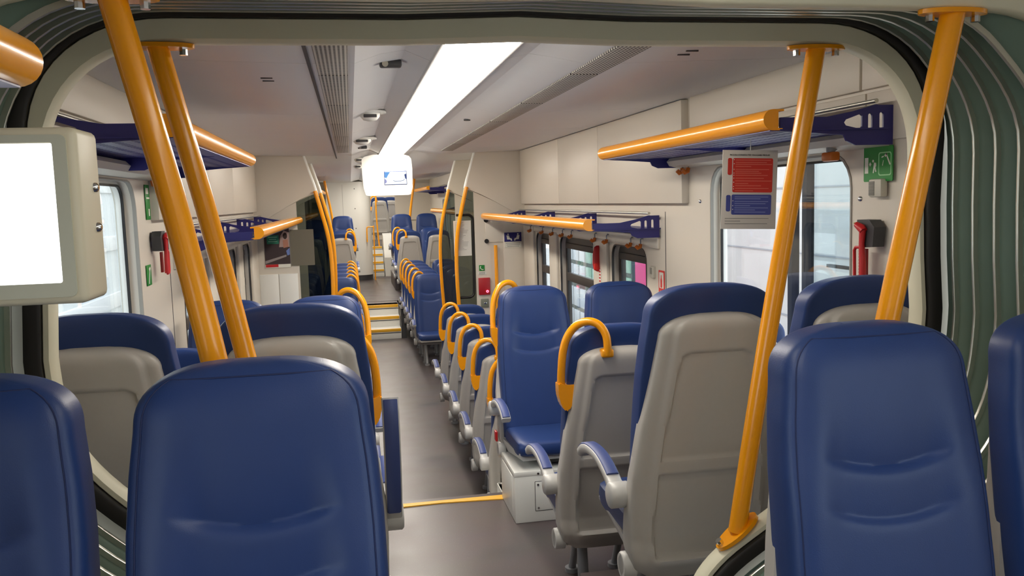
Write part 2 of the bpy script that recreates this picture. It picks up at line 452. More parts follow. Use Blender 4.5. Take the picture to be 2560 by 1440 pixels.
for i in range(len(PROF)):
    a = PROF[max(i-1, 0)]; b = PROF[min(i+1, len(PROF)-1)]
    d = Vector((b[0]-a[0], b[1]-a[1])).normalized(); NRM.append(Vector((d.y, -d.x)))
def offp(i, d):
    n = NRM[i]; x, z = PROF[i]; return (x+n.x*d, z+n.y*d)
def band(mb, cs):
    # cs: closed loop of (offset, y)
    def f(p, i):
        d = p[0](PROF[i][1]) if callable(p[0]) else p[0]
        x, z = offp(i, d); return (x, p[1], max(-.01, z))
    return mb.sweep(cs, len(PROF), f)
fw_ = lambda z: .020+.034*smooth01((z-1.75)/.35)
def fo(k): return lambda z: fw_(z)+k
t = thing('gangway_portal', 'beige rounded gangway frame at the far end, carrying two orange poles', 'gangway frame', (0, 0, 0))
band(MB(), [(0, 2.255), (-.003, 2.25), (-.003, 2.212), (.004, 2.20), (fo(-.004), 2.20), (fo(0), 2.205), (fo(0), 2.255)]).build('frame', BEIGE, t, 50)
band(MB(), [(fo(0), 2.24), (fo(-.002), 2.185), (fo(.004), 2.18), (fo(.034), 2.18), (fo(.040), 2.24)]).build('rubber_seal', BLACK, t, 50)
def endwall(name, y0, y1, m, off=.05):
    inn = [offp(i, off) for i in range(len(PROF))]
    inn[0] = (inn[0][0], -.05); inn[-1] = (inn[-1][0], -.05)
    poly = [(1.5, -.05), (1.5, 2.45), (-1.5, 2.45), (-1.5, -.05)]+inn[::-1]
    return struct(name, MB().plate(poly, YW, y0, y1), m)
endwall('wall_front', 2.256, 2.32, WALL, .05)
PR2, NR2 = PROF, NRM
PROF = [(x+.03+(.13 if x > 0 else -.13 if x < 0 else 0)*smooth01(abs(x)/.95), z+(.004-.006*x)*smooth01((z-1)/1)) for x, z in PROF]
t = thing('gangway_portal', 'nearest beige gangway frame along the top edge of the view', 'gangway frame', (0, 0, 0))
band(MB(), [(.10, 1.80), (0, 1.80), (-.003, 1.797), (-.003, 1.762), (.003, 1.755), (.09, 1.755), (.10, 1.765)]).build('frame', BEIGE, t, 50)
endwall('wall_front', 1.762, 1.785, BEIGE, .03)
PROF, NRM = PR2, NR2
bt = thing('gangway_bellows', 'grey-green ribbed rubber gangway bellows with bright aluminium ribs', 'bellows', (0, 0, 0))
ribs = [1.835, 1.91, 1.99, 2.07, 2.15]
def bo(y, k):
    # sags to the near frame along the top, stands clear along the sides
    return lambda z: (.066+k)+(.010+.135*(y-1.82)-.066)*smooth01((z-1.85)/.22)
cs = [(.10, 1.80)]
for y in ribs:
    cs += [(bo(y, .019), y-.016), (bo(y, .012), y), (bo(y, .019), y+.016), (bo(y, .052), y+.032), (bo(y, .052), y+.046)]
cs += [(.10, 2.215)]
cs2 = cs+[(.17, 2.215), (.17, 1.80)]
band(MB(), cs2).build('fabric', FABR, bt, 60)
for y in ribs:
    band(MB(), [(bo(y, .002), y-.005), (bo(y, 0), y), (bo(y, .002), y+.005), (bo(y, .016), y+.006), (bo(y, .016), y-.006)]).build('rib', ALU, bt, 60)
for y in ribs[1:]:
    mb = MB()
    for i in range(18, len(PROF)//2-8):
        if i % 1 == 0:
            for s in (1, -1):
                j = i if s > 0 else len(PROF)-1-i
                x, z = offp(j, .084)
                mb.box((x, y+.015, z), (.004, .004, .004))
    mb.build('rivets', ALU, bt, 0)['kind'] = 'stuff'

# ------------------------------------------------------------------ poles
def pole(label, pts, r, top_flange=None, foot=None, group=None, name='grab_pole', cat='grab pole'):
    base = Vector(pts[-1])
    t = thing(name, label, cat, base, 0, group)
    P = [p-base for p in crom(pts, 10)]
    MB().tube(P, r, 20).build('pole', ORANGE, t, 60)
    if top_flange:
        p = P[0]
        f = MB().plate([(p.x+a, p.y+b) for a, b in ell(0, 0, .085, .034, 24)], ZW, p.z-.004, p.z+.006).build('top_flange', ORANGE, t)
        for dx in (-.058, .058):
            MB().cyl((p.x+dx, p.y, p.z-.004), (p.x+dx, p.y, p.z-.02), .010, 8).build('bolt', CHROME, f)
    if foot:
        ang = foot
        rot = Matrix.Rotation(ang, 3, 'Y')
        q = MB()
        for a, b in [(0, 0)]:
            q.plate(ell(0, 0, .075, .036, 24), lambda u, v, w: tuple(rot @ Vector((u, v, w))), -.006, .006)
        f = q.build('foot_plate', ORANGE, t)
        k = -1 if ang < 0 else 1
        MB().cyl(tuple(rot @ Vector((k*.058*-1*-1, 0, .006))), tuple(rot @ Vector((k*.058, 0, .02))), .010, 8).build('bolt', CHROME, f)
    return t
PP = {-1: [(-.875, 2.139), (-.783, 1.72), (-.687, 1.22), (-.614, .80)], 1: [(.842, 2.139), (.766, 1.72), (.677, 1.22), (.605, .785)]}
PQ = {-1: [(-.862, 2.150), (-.770, 1.72), (-.684, 1.22), (-.625, .82)], 1: [(.919, 2.140), (.827, 1.72), (.719, 1.22), (.645, .82)]}
for s, lab in ((-1, 'second orange pole from the left, bolted under the far gangway frame'), (1, 'orange pole with foot plate in front of the right grey seat back')):
    pole(lab, [(a, 2.226, b) for a, b in PP[s]], .0255, True, -s*.66, 'poles on the far gangway frame')
for s, lab in ((-1, 'leftmost thick orange pole, running out of the top edge'), (1, 'rightmost thick orange pole with bolted flange at top right')):
    pole(lab, [(a, 1.777, b) for a, b in PQ[s]], .0265, True, -s*.66, 'poles on the near gangway frame')

# ------------------------------------------------------------------ seats
ZT = 1.235
def yc(z): return -.14*max(0, min(1, (z-.40)/(ZT-.40)))
WC = [(.36, .222), (.75, .226), (.95, .222), (1.05, .215), (1.13, .205)]
WS = [(.25, .17), (.29, .225), (.36, .247), (.5, .25), (.62, .246), (.8, .224), (.95, .198), (1.03, .186), (1.075, .179)]
def rows_z(z0, zk, zt, n1, n2):
    return [z0+(zk-z0)*i/n1 for i in range(n1)]+[zk+(zt-zk)*math.sin(PI/2*j/n2) for j in range(n2+1)]
US = [math.sin(PI/2*(-1+2*i/56)) for i in range(57)]
def halfw(tab, z, zk, zt, p=2.7):
    w_ = lerp(tab, z)
    if z > zk:
        q = min(1, (z-zk)/(zt-zk)); w_ *= max(.02, (1-q**p))**(1/p)
    return w_
def smooth01(x): x = max(0, min(1, x)); return x*x*(3-2*x)
def backrest_mesh():
    zk = 1.125; rows = []
    Z = rows_z(.37, zk, ZT, 170, 16)
    for z in Z:
        w_ = halfw(WC, z, zk, ZT)
        q = 0 if z <= zk else (z-zk)/(ZT-zk)
        ft = max(0, 1-q**2.6)**(1/2.6); fb = smooth01((z-.36)/.08)
        loop = []
        for u in US:
            e = max(0, 1-abs(u)**4.5)**(1/4.5)
            d = .062*e*ft*(.55+.45*fb)
            # side bolsters and head cushion creases
            d += .012*e*ft*smooth01((abs(u)-.45)/.4)*smooth01((1.05-z)/.2)
            for zc, A in ((.955, .017), (.855, .011)):
                arc = zc+.028*(u/.62)**2
                dd = z-arc; fade = smooth01((.72-abs(u))/.35)
                d -= A*fade*(math.exp(-dd/.095) if dd > 0 else math.exp(dd/.0065))
            d -= .0022*math.exp(-((abs(u)-.905)/.014)**2)*ft
            loop.append((u*w_, yc(z)+d, z))
        for u in US[::-1]:
            e = max(0, 1-abs(u)**9)**(1/9)
            f9 = max(0, 1-q**5)**(1/5)
            loop.append((u*w_, yc(z)-.048*e*f9, z))
        rows.append(loop)
    m = MB(); m.grid(rows, True)
    return m
def shell_mesh():
    zk = 1.075; zt = 1.150; rows = []
    Z = rows_z(.25, zk, zt, 130, 12)
    for z in Z:
        w_ = halfw(WS, z, zk, zt, 2.4)
        q = 0 if z <= zk else (z-zk)/(zt-zk)
        ft = max(.0, 1-q**3)**(1/3); fb = .35+.65*smooth01((z-.24)/.10)
        loop = []
        lowr = smooth01((.7-z)/.3)
        for u in US:
            e = max(0, 1-abs(u)**7)**(1/7)
            loop.append((u*w_, yc(z)-.02+.045*lowr*e*(1 if z > .3 else .6), z))
        for u in US[::-1]:
            e = max(0, 1-abs(u)**4.2)**(1/4.2)
            b = (.052+.05*e)*ft*fb-.010*smooth01((abs(u)-.72)/.10)*ft*fb
            x = abs(u*w_); wr = lerp([(.3, .170), (.45, .182), (.7, .168), (.95, .130), (1.06, .108)], z)
            rec = smooth01((wr-x)/.008)*smooth01((1.035-z - max(0, (x-(wr-.035)))**2*14)/.010)*smooth01((z-.335)/.012)
            bar = smooth01((z-.625)/.012)*smooth01((.685-z)/.012)
            b -= .017*rec*(1-.75*bar)
            b -= .004*rec*smooth01((.62-z)/.01)
            loop.append((u*w_, yc(z)-b, z))
        rows.append(loop)
    m = MB(); m.grid(rows, True)
    m.bm.verts.ensure_lookup_table()
    n = 2*len(US)
    try: m.bm.faces.new(m.bm.verts[:n][::-1])
    except Exception: pass
    return m
def cushion_mesh(top=True):
    m = MB(); rows = []
    nv = 26
    for j in range(nv+1):
        v = j/nv; t_ = math.sin(PI/2*(-1+2*v))
        y = .205+.24*t_
        ey = max(0, 1-abs(t_)**5)**(1/5)
        w_ = .218*max(0, 1-abs(t_)**9)**(1/9) if abs(t_) < 1 else .10
        w_ = max(w_, .12)
        zc_ = .385+.02*v; loop = []
        for u in US[::4]:
            e = max(0, 1-abs(u)**5)**(1/5)
            dish = -.010*(1-u*u)*(1-v)
            loop.append((u*w_, y, zc_+.052*e*ey+dish*e))
        for u in US[::-4]:
            e = max(0, 1-abs(u)**6)**(1/6)
            loop.append((u*w_, y, zc_-(.050)*e*ey))
        rows.append(loop)
    m.grid(rows, True); return m
def seam_mesh():
    m = MB(); zk = 1.125; P = []
    def pt(u, z):
        q = 0 if z <= zk else (z-zk)/(ZT-zk); ft = max(0, 1-q**2.6)**(1/2.6); e = max(0, 1-abs(u)**4.5)**(1/4.5)
        d = .062*e*ft+.012*e*ft*smooth01((abs(u)-.45)/.4)*smooth01((1.05-z)/.2)
        return (u*halfw(WC, z, zk, ZT), yc(z)+d-.0012, z)
    zl = [.46+.04*i for i in range(17)]+[1.125+.088*math.sin(PI/2*j/8) for j in range(1, 9)]
    L = [pt(-.905, z) for z in zl]
    top = [pt(u, zl[-1]) for u in [-.8+.1*i for i in range(17)]]
    P = L+top+[(-x, y, z) for x, y, z in L[::-1]]
    m.tube(P, .0016, 6); return m
def pan_mesh():
    m = MB(); rows = []
    for j in range(15):
        v = j/14; y = -.02+.44*v
        zt_ = .345+.025*v; zb = .265+.075*v**.7
        w_ = .228-.02*v
        rows.append([(-w_, y, zt_+.012), (w_, y, zt_+.012), (w_, y, zt_), (w_-.02, y, zb), (-w_+.02, y, zb), (-w_, y, zt_)])
    V = m.grid(rows, True)
    m.bm.verts.ensure_lookup_table(); vv = m.bm.verts[:]
    m.bm.faces.new(vv[:6][::-1]); m.bm.faces.new(vv[-6:])
    return m
ARM = crom([(0, -.015, .545), (0, .06, .585), (0, .16, .610), (0, .27, .610), (0, .35, .592), (0, .395, .566)], 5)
def arm_frame_mesh(s, raised=False):
    m = MB(); n = len(ARM); rows = []
    for i, p in enumerate(ARM):
        a = ARM[max(i-1, 0)]; b = ARM[min(i+1, n-1)]; d = (b-a).normalized(); up = Vector((0, -d.z, d.y))
        h = .016 if i > 2 else .02
        rows.append([Vector((s*.27+x, p.y, p.z))+up*k for x, k in ((-.025, h-.004), (-.021, h), (.021, h), (.025, h-.004), (.025, -h+.008), (.018, -h), (-.018, -h), (-.025, -h+.008))])
    m.grid(rows, True); m.bm.verts.ensure_lookup_table(); vv = m.bm.verts[:]
    m.bm.faces.new(vv[:8][::-1]); m.bm.faces.new(vv[-8:])
    m.tube([(s*.228, -.012, .538), (s*.236, -.012, .538), (s*.294, -.012, .538), (s*.3, -.012, .538)], [.036, .043, .043, .036], 24)
    return m
def arm_pad_mesh(s):
    m = MB(); n = len(ARM); rows = []
    for i, p in enumerate(ARM):
        if i < 4 or i > n-2: continue
        a = ARM[max(i-1, 0)]; b = ARM[min(i+1, n-1)]; d = (b-a).normalized(); up = Vector((0, -d.z, d.y))
        rows.append([Vector((s*.27+x, p.y, p.z))+up*k for x, k in ((-.021, .012), (-.021, .019), (-.016, .023), (.016, .023), (.021, .019), (.021, .012))])
    m.grid(rows, True); m.bm.verts.ensure_lookup_table(); vv = m.bm.verts[:]
    m.bm.faces.new(vv[:6][::-1]); m.bm.faces.new(vv[-6:])
    return m
def handle_mesh(s):
    m = MB()
    P = [(-.07, -.222, 1.122), (-.07, -.226, 1.16), (-.076, -.222, 1.205), (-.10, -.208, 1.243), (-.14, -.190, 1.256), (-.185, -.172, 1.237), (-.218, -.158, 1.19), (-.234, -.148, 1.13), (-.240, -.14, 1.06), (-.241, -.132, 1.0), (-.238, -.126, .945)]
    m.tube([(-s*x, y, z) for x, y, z in crom(P, 5)], .0165, 14)
    m.box((-s*-.07, -.212, 1.128), (.05, .046, .034), .008)
    W = [(-.257, 1.005), (-.222, .992), (-.165, .995), (-.168, .97), (-.192, .925), (-.214, .888), (-.228, .884), (-.246, .91), (-.257, .955)]
    m.plate([(-s*x, z) for x, z in W], YW, -.152, -.098)
    bmesh.ops.bevel(m.bm, geom=[e for e in m.bm.edges if e.calc_length() > .045 and abs((e.verts[0].co-e.verts[1].co).y) > .045], offset=.006, segments=2, affect='EDGES')
    return m
def base_mesh():
    m = MB()
    for x in (-.11, .11):
        m.tube([(x, .10, .29), (x, .07, .02)], [.022, .026], 14)
        m.tube([(x*.95, .16, .30), (x*.95, .30, .02)], [.016, .018], 12)
    for x in (-.11, .11):
        m.cyl((x, .07, 0), (x, .07, .02), .04); m.cyl((x*.95, .30, 0), (x*.95, .30, .02), .034)
    m.box((0, .13, .285), (.30, .16, .03), .006)
    return m
def cap_mesh(s):
    m = MB()
    for s in (s,):
        m.tube([(s*.215, .0, .292), (s*.252, .0, .292), (s*.258, .0, .292), (s*.258, .0, .292), (s*.250, .0, .292)], [.045, .045, .040, .030, .024], 24)
    return m
PROTO = {}
def proto(key, fn, name, m):
    if key not in PROTO:
        o = fn().build(name, m, None, 50)
        PROTO[key] = o; col.objects.unlink(o)
    return PROTO[key]
def addp(key, fn, name, m, parent):
    o = proto(key, fn, name, m).copy(); o.name = name; col.objects.link(o); o.parent = parent
    return o
def seat(x, y, z, facing, label, group, handle=True, arm=True, raised=False, base=True, lod=False):
    """facing +1: away from the camera, -1: towards it; aisle side is the car centre"""
    t = thing('train_seat', label, 'seat', (x, y, z), 0 if facing > 0 else PI, group)
    s = (-1 if x > 0 else 1)*facing
    bk = addp('back', backrest_mesh, 'backrest', BLUE, t)
    addp('seam', seam_mesh, 'seam_stitching', mat('seam_blue', (20, 36, 84), .6), bk)
    addp('shell', shell_mesh, 'back_shell', SHELL, t)
    addp('cush', cushion_mesh, 'seat_cushion', BLUE, t)
    addp('pan', pan_mesh, 'seat_pan', LGREY, t)
    for q in (-1, 1): addp('cap%d' % q, lambda q=q: cap_mesh(q), 'hinge_cap', LGREY, t)
    if base: addp('base', base_mesh, 'pedestal', STEELG, t)
    if handle: addp('hand%d' % s, lambda: handle_mesh(s), 'grab_handle', ORANGE, t)
    if arm:
        a = addp('armf%d' % s, lambda: arm_frame_mesh(s), 'armrest', LGREY, t)
        addp('armp%d' % s, lambda: arm_pad_mesh(s), 'armrest_pad', BLUED, a)
        if raised:
            M = Matrix.Translation((0, -.012, .538)) @ Matrix.Rotation(math.radians(100), 4, 'X') @ Matrix.Translation((0, .012, -.538))
            a.matrix_local = M
    return t
C1, C2 = .612, 1.14
SD = {-1: 'left', 1: 'right'}
G1 = 'seats of the near carriage, facing the camera'
for s in (-1, 1):
    seat(s*C1-.015, 1.47, .24, -1, 'large blue seat front in the %s foreground, nearest the aisle' % SD[s], G1, handle=False, arm=False)
    seat(1.115 if s > 0 else -1.13, 1.47, .24, -1, 'blue seat front cut by the %s edge of the photo' % SD[s], G1, handle=False, arm=False)
G2 = 'grey-backed seats on the raised floor behind the gangway'
seat(C1+.032, 2.64, .24, 1, 'large grey seat back right of the aisle, behind the orange pole foot, armrest lowered', G2, handle=False)
seat(C2+.02, 2.64, .24, 1, 'grey seat back by the right window, partly behind the rightmost pole', G2, handle=False, arm=False)
seat(-C1-.01, 2.64, .24, 1, 'large grey seat back left of the aisle, its armrest folded upright', G2, handle=False, raised=True)
seat(-C2-.01, 2.64, .24, 1, 'grey seat back by the left window, beside the black rubber seal', G2, handle=False, arm=False)
G3 = 'seats of the first bay, facing away'
seat(C1, 3.49, 0, 1, 'grey seat back with orange handle in front of the white equipment box', G3)
seat(C2, 3.49, 0, 1, 'blue-topped window seat hidden behind the large right grey seat back', G3, handle=False, arm=False)
seat(-C1, 3.49, 0, 1, 'aisle seat with orange handle behind the left folded armrest', G3)
seat(-C2, 3.49, 0, 1, 'window seat with pale blue top glimpsed left of the second pole', G3, handle=False, arm=False)
G4 = 'seats of the first bay, facing the camera'
tt = seat(C1-.01, 4.87, 0, -1, 'blue aisle seat facing the camera above the white equipment box', G4, base=False)
MB().box((.262, -.02, .37), (.014, .05, .06), .005).build('red_lever', RED, tt)
seat(C2, 4.87, 0, -1, 'blue window seat facing the camera, below the red emergency hammer on the right', G4, handle=False, arm=False)
seat(-C1, 4.87, 0, -1, 'blue seat top with orange handle showing above the left grey seat back', G4)
seat(-C2, 4.87, 0, -1, 'blue window seat facing the camera, behind the two left orange poles', G4, handle=False, arm=False)
ORD = ['first', 'second', 'third', 'fourth', 'fifth']
PITCH = .763
for s in (-1, 1):
    for k in range(5):
        y = 5.42+PITCH*k
        seat(s*C1, y, LOW, 1, 'aisle seat, %s row past the yellow floor strip, %s of the aisle, facing away' % (ORD[k], SD[s]), 'rows facing away on the sunken floor')
        seat(s*C2, y, LOW, 1, 'window seat, %s row past the yellow floor strip, %s of the aisle, facing away' % (ORD[k], SD[s]), 'rows facing away on the sunken floor', handle=False, arm=False)
    for k in range(5):
        y = 12.05+.74*k
        seat(s*C1, y, LOW, -1, 'aisle seat, %s row past the vestibule poles, %s of the aisle, facing the camera' % (ORD[k], SD[s]), 'rows facing the camera beyond the vestibule')
        seat(s*C2, y, LOW, -1, 'window seat, %s row past the vestibule poles, %s of the aisle, facing the camera' % (ORD[k], SD[s]), 'rows facing the camera beyond the vestibule', handle=False, arm=False)
    g = 'far seats above the aisle steps'
    seat(s*C1, 16.1, 0, 1, 'far grey seat back with orange handle above the aisle steps, %s of the aisle' % SD[s], g)
    seat(s*C2, 16.1, 0, 1, 'far grey window seat back above the aisle steps, %s side' % SD[s], g, handle=False, arm=False)
    seat(s*C1, 17.3, 0, -1, 'far aisle seat facing the %s far grey seat back' % SD[s], g)
    seat(s*C2, 17.3, 0, -1, 'far window seat facing the %s far grey window seat' % SD[s], g, handle=False, arm=False)
    seat(s*C1, 18.25, .28, -1, 'farthest blue aisle seat below the far orange pole, %s side' % SD[s], g, handle=False)
    seat(s*C2, 18.25, .28, -1, 'farthest blue window seat by the end wall, %s side' % SD[s], g, handle=False, arm=False)

# equipment boxes under the first toward-facing seats
for s in (-1, 1):
    t = thing('equipment_box', 'white metal equipment box under the blue seat right of the aisle' if s > 0 else 'white metal equipment box under the blue seat left of the aisle', 'equipment box', (s*.62, 4.68, 0))
    MB().box((0, -.03, .142), (.52, .43, .284), .006).build('cabinet', WHITE, t)
    MB().box((0, -.03, .272), (.524, .434, .03), .006).build('lid', WHITE, t)
    f = MB().box((-s*.012, -.246, .145), (.27, .004, .16), .001).build('access_panel', WHITE, t)
    MB().plate(rrect(-s*.012-.138, .062, -s*.012+.138, .228, .004), YW, -.2455, -.2465, [rrect(-s*.012-.135, .065, -s*.012+.135, .225, .004)]).build('panel_gap', DARKG, t)
    for a in (-.12, .12):
        for b in (.08, .21): MB().cyl((-s*.012+a, -.247, b), (-s*.012+a, -.252, b), .006, 10).build('screw', CHROME, f)
    for a in (-.13, .13): MB().cyl((a, -.246, .272), (a, -.2515, .272), .006, 10).build('screw', CHROME, t)
    MB().box((-s*.261, -.03, .15), (.004, .3, .2), .0015).build('side_panel', WHITE, t)
    MB().box((-s*.02, -.14, .325), (.12, .06, .05), .004).build('seat_bracket', DARKG, t)
    MB().box((-s*.02, .1, .325), (.3, .2, .05), .004).build('seat_bracket', DARKG, t)

# ------------------------------------------------------------------ luggage racks
def rack(s, y0, y1, z, label, nb=3, xr=.95, wall_x=1.4, group='luggage racks'):
    t = thing('luggage_rack', label, 'luggage rack', (s*wall_x, y0, z), 0, group)
    X = lambda x: s*x-s*wall_x
    L = y1-y0
    # front rail: D-shaped extrusion
    pr = []
    for k in range(13):
        a = PI*.5+PI*k/12
        pr.append((xr+.012+.036*math.cos(a), .035*math.sin(a)+.004))
    pr += [(xr+.03, -.031), (xr+.045, -.031), (xr+.045, -.024), (xr+.03, -.024), (xr+.03, .032), (xr+.05, .032), (xr+.05, .039)]
    MB().sweep(pr, 2, lambda p, i: (X(p[0]), (0, L)[i], p[1])).build('front_rail', ORANGE, t, 35)
    # slotted shelf
    m = MB(); xa, xb = xr+.035, wall_x-.005
    nstrip = 7
    for k in range(nstrip):
        xx = xa+(xb-xa)*k/(nstrip-1)
        m.box((X(xx), L/2, -.03), (.040 if 0 < k < nstrip-1 else .06, L-.02, .006))
    nb_ = int(L/.04)
    for k in range(nb_+1): m.box((X((xa+xb)/2), .01+(L-.02)*k/nb_, -.03), (xb-xa, .024, .0055))
    m.build('slotted_shelf', NAVY, t, 0)
    out = [(xr+.04, .012), (1.16, .012), (1.26, .03), (1.335, .05), (1.345, .052), (1.355, .05), (1.41, .05), (1.41, -.085), (1.27, -.085), (1.235, -.07), (1.225, -.05), (1.10, -.04), (xr+.04, -.034)]
    holes = [[(1.225, -.008), (1.232, -.018), (1.285, -.03), (1.293, -.022), (1.293, .014), (1.285, .02), (1.232, .002)],
             rrect(1.315, -.032, 1.331, .022, .0078, 4), rrect(1.358, -.032, 1.374, .026, .0078, 4)]
    sc = lambda l: [(X(min(p[0], wall_x+.012)), p[1]) for p in l]
    for k in range(nb+1):
        yy = .012+(L-.03)*k/nb
        MB().plate(sc(out), YW, yy-.004, yy+.004, [sc(h) for h in holes]).build('bracket', NAVY, t, 30)
    MB().cyl((X(1.345), .006, .064), (X(1.345), L-.006, .064), .008, 10).build('back_rail', ALU, t)
    return t
rack(1, 2.70, 4.66, 1.985, 'near right luggage rack, high above the large window, orange front rail', 2)
rack(-1, 2.78, 4.85, 2.0, 'near left luggage rack behind the two orange poles, high on the wall', 2)
rack(1, 5.0, 9.12, 1.578, 'lower long luggage rack over the coat hooks on the right wall', 3)
rack(-1, 5.05, 9.14, 1.60, 'lower long luggage rack on the left wall, beside the poster panel', 3)
rack(-1, -.7, 1.31, 1.955, 'luggage rack end with orange rail entering at the left edge', 2, xr=.87)
rack(1, 15.6, 18.6, 2.0, 'far right luggage rack above the farthest seats', 2)
rack(-1, 15.6, 18.6, 2.0, 'far left luggage rack above the farthest seats', 2)
rack(1, 11.3, 15.0, 1.60, 'right luggage rack beyond the vestibule, over the far rows', 2)
rack(-1, 11.3, 15.0, 1.60, 'left luggage rack beyond the vestibule, over the far rows', 2)
# coat hooks
HK = [(8.74, 'farthest'), (8.17, 'second farthest'), (7.75, 'third farthest'), (7.37, 'fourth farthest'), (7.06, 'fifth farthest'), (6.35, 'sixth farthest'), (6.04, 'seventh farthest, right of the red hammer'), (5.49, 'second nearest'), (5.29, 'nearest')]
def hook(x, y, z, label, group, s):
    t = thing('coat_hook', label, 'coat hook', (x, y, z), 0, group)
    MB().tube([(0, 0, .035), (-s*.012, 0, .04), (-s*.02, 0, .03), (-s*.02, 0, 0)], .005, 8).build('stem', STEELG, t)
    MB().tube([(-s*.02, 0, .004), (-s*.024, 0, -.016), (-s*.038, 0, -.022), (-s*.052, 0, -.008)], [.012, .013, .013, .012], 12).build('hook_tip', mat('hook_orange', (206, 110, 28), .35), t)
for y, wd in HK: hook(1.405, y, 1.437, 'small orange coat hook under the right lower rack, %s' % wd, 'coat hooks under the right lower rack', 1)
for y, wd in HK[5:]: hook(-1.405, y, 1.455, 'small orange coat hook under the left lower rack, %s' % wd, 'coat hooks under the left lower rack', -1)
for s, ll in ((-1, 'left'), (1, 'right')):
    for yy, zz, w_ in ((4.47, 1.89, 'nearer'), (4.55, 1.89, 'farther')):
        hook(s*1.40, yy, zz, 'orange hook below the near %s rack end by the wall cladding, %s of a pair' % (ll, w_), 'hooks below the near racks', s)
t = thing('coat_hook', 'stubby orange hook on grey arm near the green exit sign', 'coat hook', (1.40, 3.0, 1.89))
MB().tube([(0, 0, .03), (-.03, 0, .03), (-.05, 0, .012), (-.05, 0, -.005)], [.02, .02, .018, .016], 12).build('arm', STEELG, t)
MB().box((-.05, .0, -.015), (.04, .07, .035), .008).build('hook_tip', mat('hook_orange', (206, 110, 28), .35), t)

# ------------------------------------------------------------------ vestibule portals
def portal(s, yp, tag_near, first):
    # header wing between wall and pole
    out = [(.905, 2.285), (1.425, 2.285), (1.425, 1.53), (1.36, 1.585), (1.1, 1.735), (.95, 1.815), (.785, 1.885), (.81, 1.98), (.845, 2.09), (.875, 2.19)]
    o = struct('trim_%d' % (tn[0]+1), MB().plate([(s*a, b) for a, b in out], YW, yp, yp+.12), WALL); tn[0] += 1
    # bright rounded edge along the wing
    P = [(s*.905, yp+.03, 2.285), (s*.875, yp+.03, 2.19), (s*.845, yp+.03, 2.09), (s*.81, yp+.03, 1.98), (s*.785, yp+.03, 1.885)]
    trim(MB().tube(P, .02, 12), WHITE)
    # solid partition beside the wall, glass towards the aisle
    a0 = .84
    outp = [(1.425, LOW), (1.425, 1.54), (1.36, 1.585), (1.1, 1.735), (.99, 1.79), (a0+.15, LOW)] if s < 0 else [(1.425, LOW), (1.425, 1.54), (1.36, 1.585), (1.1, 1.735), (.87, 1.845), (.87, LOW)]
    trim(MB().plate([(s*a, b) for a, b in outp], YW, yp+.03, yp+.07), WALL)
    gi = 1.0 if s < 0 else .872
    gp = [(.675, LOW+.02), (.668, .65), (.672, 1.0), (.685, 1.34), (.72, 1.6), (.79, 1.875), (.95, 1.81), (gi, 1.785 if s < 0 else 1.845), (gi, LOW+.02)]
    t = thing('glass_draught_screen', '%s glass draught screen with notice beside the %s vestibule poles' % (SD[s].capitalize() if 0 else SD[s], tag_near), 'glass screen', (0, yp+.05, LOW))
    MB().plate([(s*a, b-LOW) for a, b in gp], YW, -.006, .006).build('glass_pane', TINT, t)
    seal = [(.695, .66), (.70, 1.0), (.71, 1.3), (.735, 1.53), (.76, 1.62)]
    if first:
        # black rounded rubber border of the window
        if s > 0:
            arc = [(.675, 1.60), (.80, 1.60)]+[(.80+.055*math.sin(q), 1.545+.055*math.cos(q)) for q in [PI/2*k/6 for k in range(1, 7)]]+[(.852, 1.2), (.846, .80)]+[(.79+.055*math.cos(q), .76-.055*math.sin(q)) for q in [PI/2*k/6 for k in range(1, 7)]]+[(.68, .705)]
            MB().tube([(s*p, -.006, q-LOW) for p, q in arc], .014, 8).build('rubber_border', BLACK, t)
        nb = [(.64, 1.16), (.83, 1.16), (.83, 1.54), (.64, 1.54)] if s > 0 else [(.83, 1.13), (1.07, 1.13), (1.07, 1.505), (.83, 1.505)]
        o = MB().plate([(s*a, b) for a, b in nb], YW, yp+.034-.012, yp+.034-.010).build('paper_notice', mat('paper_white', (214, 212, 204), .7) if s > 0 else mat('paper_back', (112, 106, 92), .8))
        tag(o, 'white paper notice with fine print on the right glass screen' if s > 0 else 'grey paper notice seen from behind on the left glass screen', 'notice')
        if s > 0:
            m = MB()
            for k in range(22):
                wd = .07+.08*random.random()
                m.box((s*(.655+wd/2), yp+.0215, 1.52-.014*k), (wd, .0006, .004))
            m.build('print_lines', mat('print_grey', (150, 148, 142), .7), o)
    lab = '%s orange pole at the %s vestibule screen, curved' % (SD[s], tag_near)
    pole(lab, [(s*.79, yp-.02, 1.90), (s*.735, yp-.02, 1.68), (s*.685, yp-.02, 1.45), (s*.662, yp-.02, 1.25), (s*.655, yp-.02, 1.0), (s*.662, yp-.02, .7), (s*.685, yp-.02, .2), (s*.70, yp-.02, LOW)], .021, None, None, 'vestibule poles')
for s in (-1, 1):
    portal(s, 9.2, 'nearer', True)
    portal(s, 10.9, 'farther', False)
